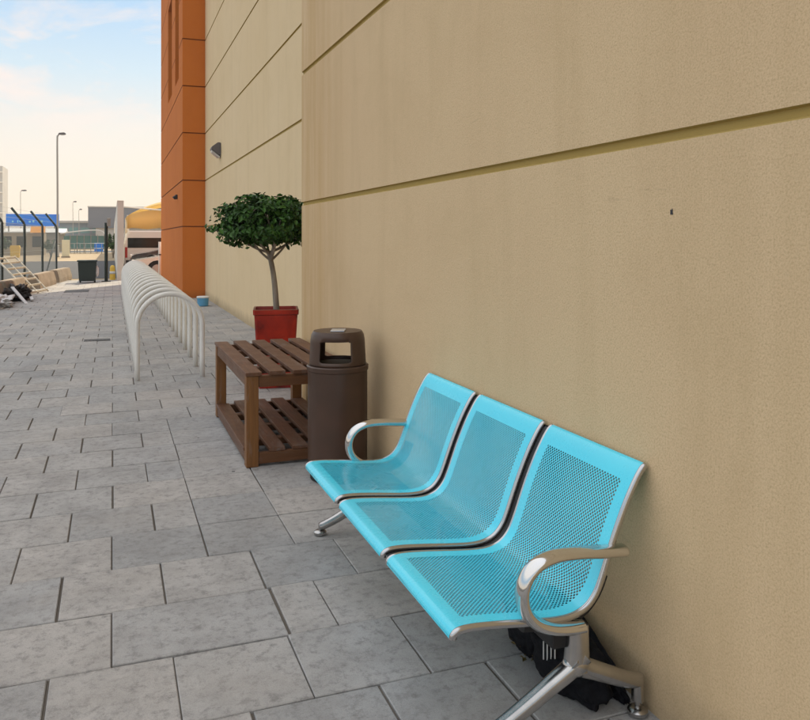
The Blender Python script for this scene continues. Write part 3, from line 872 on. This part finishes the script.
# ------------------------------------------------------------------ cars and canopy
def wheel(parent, x, y, r=.31, w=.2, axis=Vector((0, 1, 0))):
    bm = BM(); c = Vector((x, y, r))
    sweep(bm, [c - axis * w / 2, c - axis * w * .42, c + axis * w * .42, c + axis * w / 2], [r - .03, r, r, r - .03], seg=24)
    wv = obj('wheel', bm, M['tyre'], parent, angle=40)
    bm = BM(); sweep(bm, [c - axis * (w / 2 + .008), c + axis * (w / 2 + .008)], r * .64, seg=20); obj('rim', bm, M['rim'], wv)
def sedan(name, m, label, loc):
    c = tag(empty(name, loc), label, 'car')
    bm = BM()
    low = [(0, .30), (-.03, .50), (.03, .62), (.16, .68), (.7, .76), (1.25, .87), (2.2, .93), (3.5, .95), (4.25, .92), (4.42, .70), (4.38, .30)]
    # wheel arches cut into the lower outline
    def arch(cx):
        return [(cx + .37 * math.cos(a), .30 + .36 * math.sin(a)) for a in [PI * k / 8 for k in range(9)]]
    poly = low[:-1] + [(4.38, .26)] + [(x, max(z, .26)) for x, z in arch(3.5)] + [(x, max(z, .26)) for x, z in arch(.83)] + [(0, .26)]
    prism(bm, poly[::-1], -.87, .87, 'y')
    obj('body', bm, m, c, angle=30)
    bm = BM(); gh = [(1.12, .875), (1.9, 1.33), (2.2, 1.40), (3.0, 1.40), (3.35, 1.30), (3.95, .955)]
    fs = prism(bm, gh[::-1], -.80, .80, 'y')
    for v in bm.verts:
        if v.co.z > 1.2: v.co.y *= .78
    obj('glasshouse', bm, M['glass'], c, angle=30)
    bm = BM(); prism(bm, [(1.84, 1.325), (2.18, 1.405), (3.02, 1.405), (3.4, 1.305), (3.36, 1.33), (3.02, 1.43), (2.18, 1.43), (1.86, 1.345)], -.63, .63, 'y'); obj('roof', bm, m, c, angle=40)
    for xx in (.83, 3.5):
        for sy in (-.78, .78): wheel(c, xx, sy)
    for sy in (-.6, .6):
        bm = BM(); box(bm, (.02, sy, .60), (.10, .34, .11), None, .02); obj('headlight', bm, M['lamp_clear'], c)
        bm = BM(); box(bm, (4.40, sy, .74), (.06, .34, .12), None, .02); obj('tail_light', bm, M['tail'], c)
        bm = BM(); box(bm, (1.45, sy * 1.58, .98), (.12, .16, .12), None, .03); obj('mirror', bm, m, c)
    bm = BM(); box(bm, (-.02, 0, .38), (.07, 1.5, .12), None, .02); obj('bumper', bm, M['trim'], c)
    return c
sedan('white_car', M['car_white'], 'white saloon car parked crosswise, its bonnet showing beside the orange block', (.72, 30.9, 0))
sedan('dark_car', M['car_dark'], 'dark car parked between the white saloon and the white van', (.70, 33.4, .16))
van = tag(empty('white_van', (1.45, 36.0, 0)), 'white van seen from behind with wide dark rear window under the yellow canopy', 'van')
bm = BM(); prism(bm, [(-.95, .30), (-.95, 1.15), (-.86, 1.68), (-.74, 1.82), (.74, 1.82), (.86, 1.68), (.95, 1.15), (.95, .30)], 0, 4.9, 'y')
bmesh.ops.bevel(bm, geom=[e for e in bm.edges if abs(e.verts[0].co.y - e.verts[1].co.y) < .01], offset=.05, segments=3, affect='EDGES'); obj('body', bm, M['car_white'], van, angle=30)
bm = BM(); box(bm, (0, -.004, 1.28), (1.66, .02, .44), None, .008); obj('rear_window', bm, M['glass'], van)
for sx in (-1, 1):
    bm = BM(); box(bm, (sx * .89, -.004, .86), (.10, .03, .46), None, .008); obj('tail_light', bm, M['tail'], van)
    for y in (.8, 3.9): wheel(van, sx * .84, y, .32, .22, Vector((1, 0, 0)))
bm = BM(); box(bm, (0, -.04, .42), (1.8, .12, .22), None, .03); obj('bumper', bm, M['trim'], van)
bm = BM(); box(bm, (0, -.004, .80), (.52, .02, .12), None, .004); obj('number_plate', bm, M['white'], van)

cp = tag(empty('shade_canopy', (3.2, 40.5, 0)), 'yellow fabric shade canopy with curved top stretched over the parked cars', 'canopy')
bm = BM(); NX, NY = 22, 10
def cz(u, v): return 2.55 + .95 * math.sin(PI * u) ** .8 - .25 * (4 * (v - .5) ** 2) * math.sin(PI * u)
g = [[bm.verts.new((-2.55 + 5.4 * i / NX, -1 + 6 * j / NY, cz(i / NX, j / NY))) for j in range(NY + 1)] for i in range(NX + 1)]
for i in range(NX):
    for j in range(NY): bm.faces.new((g[i][j], g[i + 1][j], g[i + 1][j + 1], g[i][j + 1]))
o = obj('roof_cloth', bm, M['canopy'], cp, True); sm = o.modifiers.new('thickness', 'SOLIDIFY'); sm.thickness = .01
bm = BM()
tv = [bm.verts.new((-2.55 + 5.4 * i / NX, -1.012, cz(i / NX, 0) - .3 * math.sin(PI * i / NX))) for i in range(NX + 1)]
bv = [bm.verts.new((-2.55 + 5.4 * i / NX, -1.012 + .02 * math.sin(i * 2.2), 1.95 + .03 * math.sin(i * 1.3))) for i in range(NX + 1)]
for i in range(NX): bm.faces.new((tv[i], tv[i + 1], bv[i + 1], bv[i]))
o = obj('valance', bm, M['canopy'], cp, True); sm = o.modifiers.new('thickness', 'SOLIDIFY'); sm.thickness = .008
for x in (-2.5, 2.8):
    for y in (-.95, 4.9):
        bm = BM(); sweep(bm, [(x, y, 0), (x, y, 2.6)], .05, seg=12); obj('post', bm, M['whitewall'], cp, True)
bm = BM(); sweep(bm, [(-2.9, -1.1, 3.02), (0.2, -1.1, 2.75)], .035, seg=8); sweep(bm, [(-2.9, -1.1, 0.01), (-2.9, -1.1, 3.05)], .035, seg=8); obj('tie_bar', bm, M['whitewall'], cp, True)
wp = tag(empty('drainpipe', (1.56, 28.62, 0)), 'thin white drainpipe at the far corner of the orange block', 'drainpipe')
bm = BM(); sweep(bm, [(0, 0, .02), (0, 0, 1.35)], .045, seg=12); obj('pipe', bm, M['whitewall'], wp, True)
bm = BM(); box(bm, (.02, 0, .9), (.12, .12, .04), None, .005); obj('clip', bm, M['trim'], wp)

# ------------------------------------------------------------------ far side of the road
def street_lamp(x, y, h, r, label, arm=.55):
    o = tag(empty('street_lamp', (x, y, 0)), label, 'street lamp', 'street lamps beyond the fence')
    bm = BM(); sweep(bm, catmull([(0, 0, -.02), (0, 0, h * .5), (-.02, 0, h * .94), (.03, 0, h * .985), (.18 * arm, 0, h)], 5), [r * (1 - .45 * i / 20) for i in range(21)], seg=12); obj('pole', bm, M['lampgrey'], o, True)
    bm = BM(); prism(bm, [(.1 * arm, h - .04), (.15 * arm, h + .10), (.9 * arm, h + .16), (1.15 * arm, h + .05), (1.1 * arm, h - .02)], -.14, .14, 'y')
    bmesh.ops.bevel(bm, geom=bm.edges[:], offset=.03, segments=2, affect='EDGES'); obj('lamp_head', bm, M['grey_plastic'], o)
    bm = BM(); box(bm, (.65 * arm, 0, h - .05), (.5 * arm, .2, .04), None, .01); obj('lens', bm, M['lens'], o)
    bm = BM(); lathe(bm, [(r * 2.1, 0), (r * 1.5, .10), (r * 1.35, .9), (r * 1.02, .95)], (0, 0, 0), 14); obj('base_sleeve', bm, M['lampgrey'], o, True)
street_lamp(-4.12, 67.8, 9.85, .085, 'tall grey street lamp rising above the blue hoarding beyond the fence')
street_lamp(-5.74, 130.4, 7.2, .045, 'thin far street lamp over the long blue-grey building', .5)
street_lamp(-4.86, 130.0, 6.0, .04, 'shorter thin far street lamp beside the dark grey block', .4)
street_lamp(-12.2, 122.0, 8.3, .045, 'thin far street lamp standing above the left end of the blue hoarding', .7)

bb = tag(empty('blue_hoarding', (-7.9, 90.6, 0)), 'long bright blue hoarding board on posts across the road', 'hoarding')
a = R(-1.5)
bm = BM(); box(bm, (0, 0, 3.45), (5.1, .12, 1.28), None, .02); obj('board', bm, M['blue'], bb)
bm = BM(); rr = random.Random(9)
x = -1.9
for k in range(9):
    w = rr.uniform(.10, .24)
    if k in (3, 4): x += .26; continue
    box(bm, (x, -.072, 3.3 + rr.uniform(-.03, .03)), (w, .02, rr.uniform(.16, .3))); x += w + rr.uniform(.12, .34)
obj('faded_print', bm, M['print'], bb)
for x in (-2.3, -.8, .8, 2.3):
    bm = BM(); sweep(bm, [(x, .1, 0), (x, .1, 2.85)], .07, seg=10); obj('post', bm, M['lampgrey'], bb, True)
kk = tag(empty('market_kiosk', (-7.3, 78.6, 0)), 'tan roadside kiosk under an orange awning below the blue hoarding', 'kiosk')
bm = BM(); box2(bm, (-2.6, 0, -.05), (1.4, 2.4, 2.0), .02); obj('wall', bm, M['tan'], kk)
bm = BM(); prism(bm, [(-.9, 2.02), (0, 2.60), (0.06, 2.60), (0.06, 2.02)], .3, 1.5, 'x'); obj('awning', bm, M['orange_fabric'], kk)
bm = BM(); box2(bm, (-2.7, -.1, 2.003), (.25, 2.5, 2.12), .01); obj('roof', bm, M['white_roof'], kk)
for x in (-2.1, -.9, .4):
    bm = BM(); box2(bm, (x, -.02, .7), (x + .8, .03, 1.7)); obj('window', bm, M['glass'], kk)
yb2 = tag(empty('grit_bin', (-7.1, 67.2, 0)), 'yellow roadside bin on the sand left of the lamp post', 'grit bin')
bm = BM(); prism(bm, [(-.3, 0), (-.34, .72), (.34, .72), (.3, 0)], -.3, .3, 'y'); obj('tub', bm, M['yellow'], yb2)
bm = BM(); prism(bm, [(-.37, .722), (-.3, .95), (.3, .95), (.37, .722)], -.33, .33, 'y'); obj('lid', bm, M['yellow'], yb2)
cb = tag(empty('electric_cabinet', (-3.4, 65.6, 0)), 'cream electric cabinet at the foot of the tall street lamp', 'cabinet')
bm = BM(); box2(bm, (-.27, -.2, .1), (.27, .2, 1.38), .02); obj('housing', bm, M['cream'], cb)
bm = BM(); box2(bm, (-.23, -.215, .2), (.23, -.203, 1.28), .003); obj('door', bm, M['cream'], cb)
bm = BM(); box2(bm, (-.32, -.25, 0), (.32, .25, .098)); obj('plinth', bm, M['concrete'], cb)

bs = tag(empty('bus_shelter', (-2.75, 86.4, 0)), 'teal glass shelter with curved white roof beyond the sand strip', 'shelter')
bm = BM()
arc = [(-2.2, 1.95), (-1.2, 2.12), (.2, 2.28), (1.2, 2.32), (1.75, 2.2), (2.0, 1.9), (2.1, 1.5)]
arc_s = [(p.x, p.z) for p in catmull([(x, 0, z) for x, z in arc], 4)]
prism(bm, arc_s + [(x, z + .10) for x, z in reversed(arc_s)], -.9, 1.3, 'y'); obj('roof', bm, M['white_roof'], bs, angle=40)
for i in range(6):
    x = -1.95 + i * .66
    bm = BM(); box2(bm, (x, .5, .35), (x + .58, .54, 1.78)); obj('pane', bm, M['teal_glass'], bs)
for i in range(7):
    x = -2.0 + i * .66
    bm = BM(); box2(bm, (x - .035, .46, 0), (x + .035, .56, 1.9)); obj('post', bm, M['lampgrey'], bs)
bm = BM(); box2(bm, (-1.8, .1, .42), (1.6, .42, .48)); obj('seat', bm, M['trim'], bs)
bm = BM(); box2(bm, (1.0, -.5, .15), (1.85, -.38, 1.05), .02); obj('panel', bm, M['blue'], bs)
rl = tag(empty('guard_rail', (-2.4, 82.6, 0)), 'pale metal guard rail in front of the teal glass shelter', 'railing')
bm = BM()
for z in (.5, 1.0): sweep(bm, [(-2.6, 0, z), (2.4, 0, z)], .03, seg=8)
obj('rail', bm, M['wire'], rl, True)
for i in range(11):
    bm = BM(); sweep(bm, [(-2.6 + .5 * i, 0, 0), (-2.6 + .5 * i, 0, 1.02)], .028, seg=8); obj('post', bm, M['wire'], rl, True)

lb2 = tag(empty('long_building', (-4.4, 164, 0)), 'long low blue-grey building behind the shelter', 'building')
bm = BM(); box2(bm, (-6.2, 0, -.2), (14, 16, 4.6)); obj('wall', bm, M['far_blue'], lb2)
bm = BM(); box2(bm, (-6.5, -.4, 4.603), (14.3, 16.3, 5.0)); obj('roof', bm, M['paleconc'], lb2)
for i in range(9):
    bm = BM(); box2(bm, (-5.6 + i * 2.1, -.04, 2.6), (-4.0 + i * 2.1, .05, 3.7)); obj('window', bm, M['teal_glass'], lb2)
db2 = tag(empty('grey_block', (2.0, 159, 0)), 'dark grey windowless block standing higher than the long low building', 'building')
bm = BM(); box2(bm, (-6.35, 0, 3.55), (8, 3.9, 7.5), .03); obj('upper_storey', bm, M['far_grey'], db2)
bm = BM(); box2(bm, (-5.0, .6, -.2), (7.6, 3.6, 3.547)); obj('lower_storey', bm, M['paleconc'], db2)
bm = BM(); box2(bm, (-6.45, -.1, 7.503), (8.1, 4.0, 7.72)); obj('parapet', bm, M['paleconc'], db2)
tw = tag(empty('tower_block', (-33.2, 246, 0)), 'pale distant tower block under construction beyond the road', 'building')
bm = BM(); box2(bm, (-5, 0, -.2), (3.95, 12, 22.2)); obj('wall', bm, M['paleconc'], tw)
for i in range(7):
    bm = BM(); box2(bm, (-5.2, -.3, 2.9 * (i + 1)), (4.15, -.003, 2.9 * (i + 1) + .35)); obj('floor_slab', bm, M['whitewall'], tw)
sh = tag(empty('roadside_shrub', (.05, 64.2, 0)), 'dark green bushy roadside shrub just past the slim dark post', 'shrub', 'roadside shrubs')
bm = BM(); rr = random.Random(5)
for k in range(5):
    a = k * 1.3; sweep(bm, [(0, 0, -.02), (.1 * math.cos(a), .1 * math.sin(a), .5), (.35 * math.cos(a), .35 * math.sin(a), 1.2)], [.04, .03, .012], seg=7)
obj('stem', bm, M['bark'], sh, True)
bm = BM(); leaves(bm, 1300, Vector((0, 0, 1.15)), Vector((.62, .62, .72)), .16, rr, .4, None, 34); obj('foliage', bm, M['leaf_far'], sh)
for (x, y, sc, lab) in ((-8.9, 73.0, .9, 'dusty olive roadside shrub in front of the tan kiosk'), (-5.1, 74.5, .75, 'dusty roadside shrub at the right-hand corner of the tan kiosk')):
    o = copy_tree(sh); o.location = (x, y, 0); o.scale = (sc * 1.4, sc * 1.4, sc); o.rotation_euler = (0, 0, x); tag(o, lab, 'shrub', 'roadside shrubs')
# low garden wall and sheds behind the kiosk, to close the view at eye level
for (x, y, w, h, m, lab, nm) in ((-14.5, 96, 5.0, 3.0, 'paleconc', 'pale low shed left of the blue hoarding', 'storage_shed'), (-8.4, 99, 6.0, 2.2, 'tan', 'tan low shed behind the blue hoarding', 'storage_shed')):
    o = tag(empty(nm, (x, y, 0)), lab, 'shed')
    bm = BM(); box2(bm, (-w / 2, 0, -.1), (w / 2, 4, h)); obj('wall', bm, M[m], o)
    bm = BM(); prism(bm, [(-.4, h + .002), (2, h + .5), (4.4, h + .002)], -w / 2 - .3, w / 2 + .3, 'x'); obj('roof', bm, M['white_roof'], o)
    bm = BM(); box2(bm, (-.6, -.05, 0), (.6, .04, min(2.0, h - .3))); obj('door', bm, M['trim'], o)
# palm-like pale lamp arm seen at the far left is left out: it is beyond recognition

# ------------------------------------------------------------------ light
SUN_EL, SUN_AZ = R(48), math.atan2(.50, .866)       # azimuth from +Y towards +X
to_sun = Vector((math.sin(SUN_AZ) * math.cos(SUN_EL), math.cos(SUN_AZ) * math.cos(SUN_EL), math.sin(SUN_EL)))
sl = bpy.data.lights.new('sun', 'SUN'); sl.energy = 5.0; sl.angle = R(.53); sl.color = (1, .86, .62)
so = bpy.data.objects.new('sun', sl); COL.objects.link(so); so.rotation_euler = to_sun.to_track_quat('Z', 'Y').to_euler()

w = bpy.data.worlds.new('World'); scn.world = w; w.use_nodes = True
t = w.node_tree; bg = t.nodes['Background']; bg.inputs['Strength'].default_value = .15
class WN(NT):
    def __init__(s, t): s.t = t
wn = WN(t)
sky = t.nodes.new('ShaderNodeTexSky'); sky.sky_type = 'NISHITA'; sky.sun_disc = False
sky.sun_elevation = SUN_EL; sky.sun_rotation = SUN_AZ; sky.air_density = 1.0; sky.dust_density = 2.5; sky.ozone_density = 1.0
tc = t.nodes.new('ShaderNodeTexCoord')
bg.inputs['Strength'].default_value = .12
sep = t.nodes.new('ShaderNodeSeparateXYZ'); t.links.new(tc.outputs['Generated'], sep.inputs[0])
z = sep.outputs[2]
# bright thin haze over the whole sky, warm and dense at the horizon, a clear blue belt, and, added to brighten the shaded walls, a white veil above
haze_fill = wn.ramp(z, [(0, (.66, .55, .44)), (.05, (.64, .545, .45)), (.13, (.57, .53, .475)), (.20, (.40, .49, .54)), (.28, (.27, .41, .55)), (.36, (.38, .49, .58)), (.50, (.80, .78, .74)), (1, (.84, .86, .90))])
mp = t.nodes.new('ShaderNodeMapping'); mp.inputs['Scale'].default_value = (1, 1, 2.4); t.links.new(tc.outputs['Generated'], mp.inputs['Vector'])
cn = wn.noise(mp.outputs['Vector'], 7.5, 7, .58, .5)
band = wn.ramp(z, [(.10, (0, 0, 0)), (.17, (1, 1, 1)), (.23, (1, 1, 1)), (.32, (.15, .15, .15))])
cf = wn.math('MULTIPLY', wn.ramp(cn, [(.44, (0, 0, 0)), (.60, (1, 1, 1))]), band)
haze_fill = wn.mix(wn.math('MULTIPLY', cf, .75), haze_fill, (.64, .53, .465))
sc_ = t.nodes.new('ShaderNodeVectorMath'); sc_.operation = 'SCALE'; sc_.inputs['Scale'].default_value = 1.8 / .12
t.links.new(haze_fill, sc_.inputs[0])
cl = t.nodes.new('ShaderNodeVectorMath'); cl.operation = 'MINIMUM'; cl.inputs[1].default_value = (9, 9, 9); t.links.new(sky.outputs[0], cl.inputs[0])
t.links.new(wn.mix(.82, cl.outputs[0], sc_.outputs[0]), bg.inputs['Color'])
EXPO = 0.0
HAZE = .0008

# the air between: one box of thin even haze
hz = bpy.data.materials.new('haze'); hz.use_nodes = True; ht = hz.node_tree
for nd in list(ht.nodes):
    if nd.type == 'BSDF_PRINCIPLED': ht.nodes.remove(nd)
pv = ht.nodes.new('ShaderNodeVolumePrincipled'); pv.inputs['Color'].default_value = (.96, .95, .93, 1); pv.inputs['Density'].default_value = HAZE; pv.inputs['Anisotropy'].default_value = .2
ht.links.new(pv.outputs[0], [n_ for n_ in ht.nodes if n_.type == 'OUTPUT_MATERIAL'][0].inputs['Volume'])
if HAZE:
    bm = BM(); box2(bm, (-1000, -1000, -1.0), (1000, 1000, 24.5)); tag(obj('haze', bm, hz), kind='stuff')

# ------------------------------------------------------------------ camera
cam = bpy.data.cameras.new('camera'); co = bpy.data.objects.new('camera', cam); COL.objects.link(co)
co.location = (0, 0, 1.45); co.rotation_euler = (R(90), 0, -math.atan(292.5 / 773))
cam.sensor_fit = 'HORIZONTAL'; cam.sensor_width = 36; cam.lens = 36 * 773 / 810
cam.shift_y = -(360 - 239) / 810; cam.shift_x = 0
cam.clip_start = .05; cam.clip_end = 3000
scn.camera = co
scn.view_settings.view_transform = 'Standard'; scn.view_settings.look = 'None'
scn.view_settings.exposure = EXPO; scn.view_settings.gamma = 1; scn.view_settings.use_curve_mapping = False
scn.cycles.max_bounces = 10; scn.cycles.transparent_max_bounces = 12
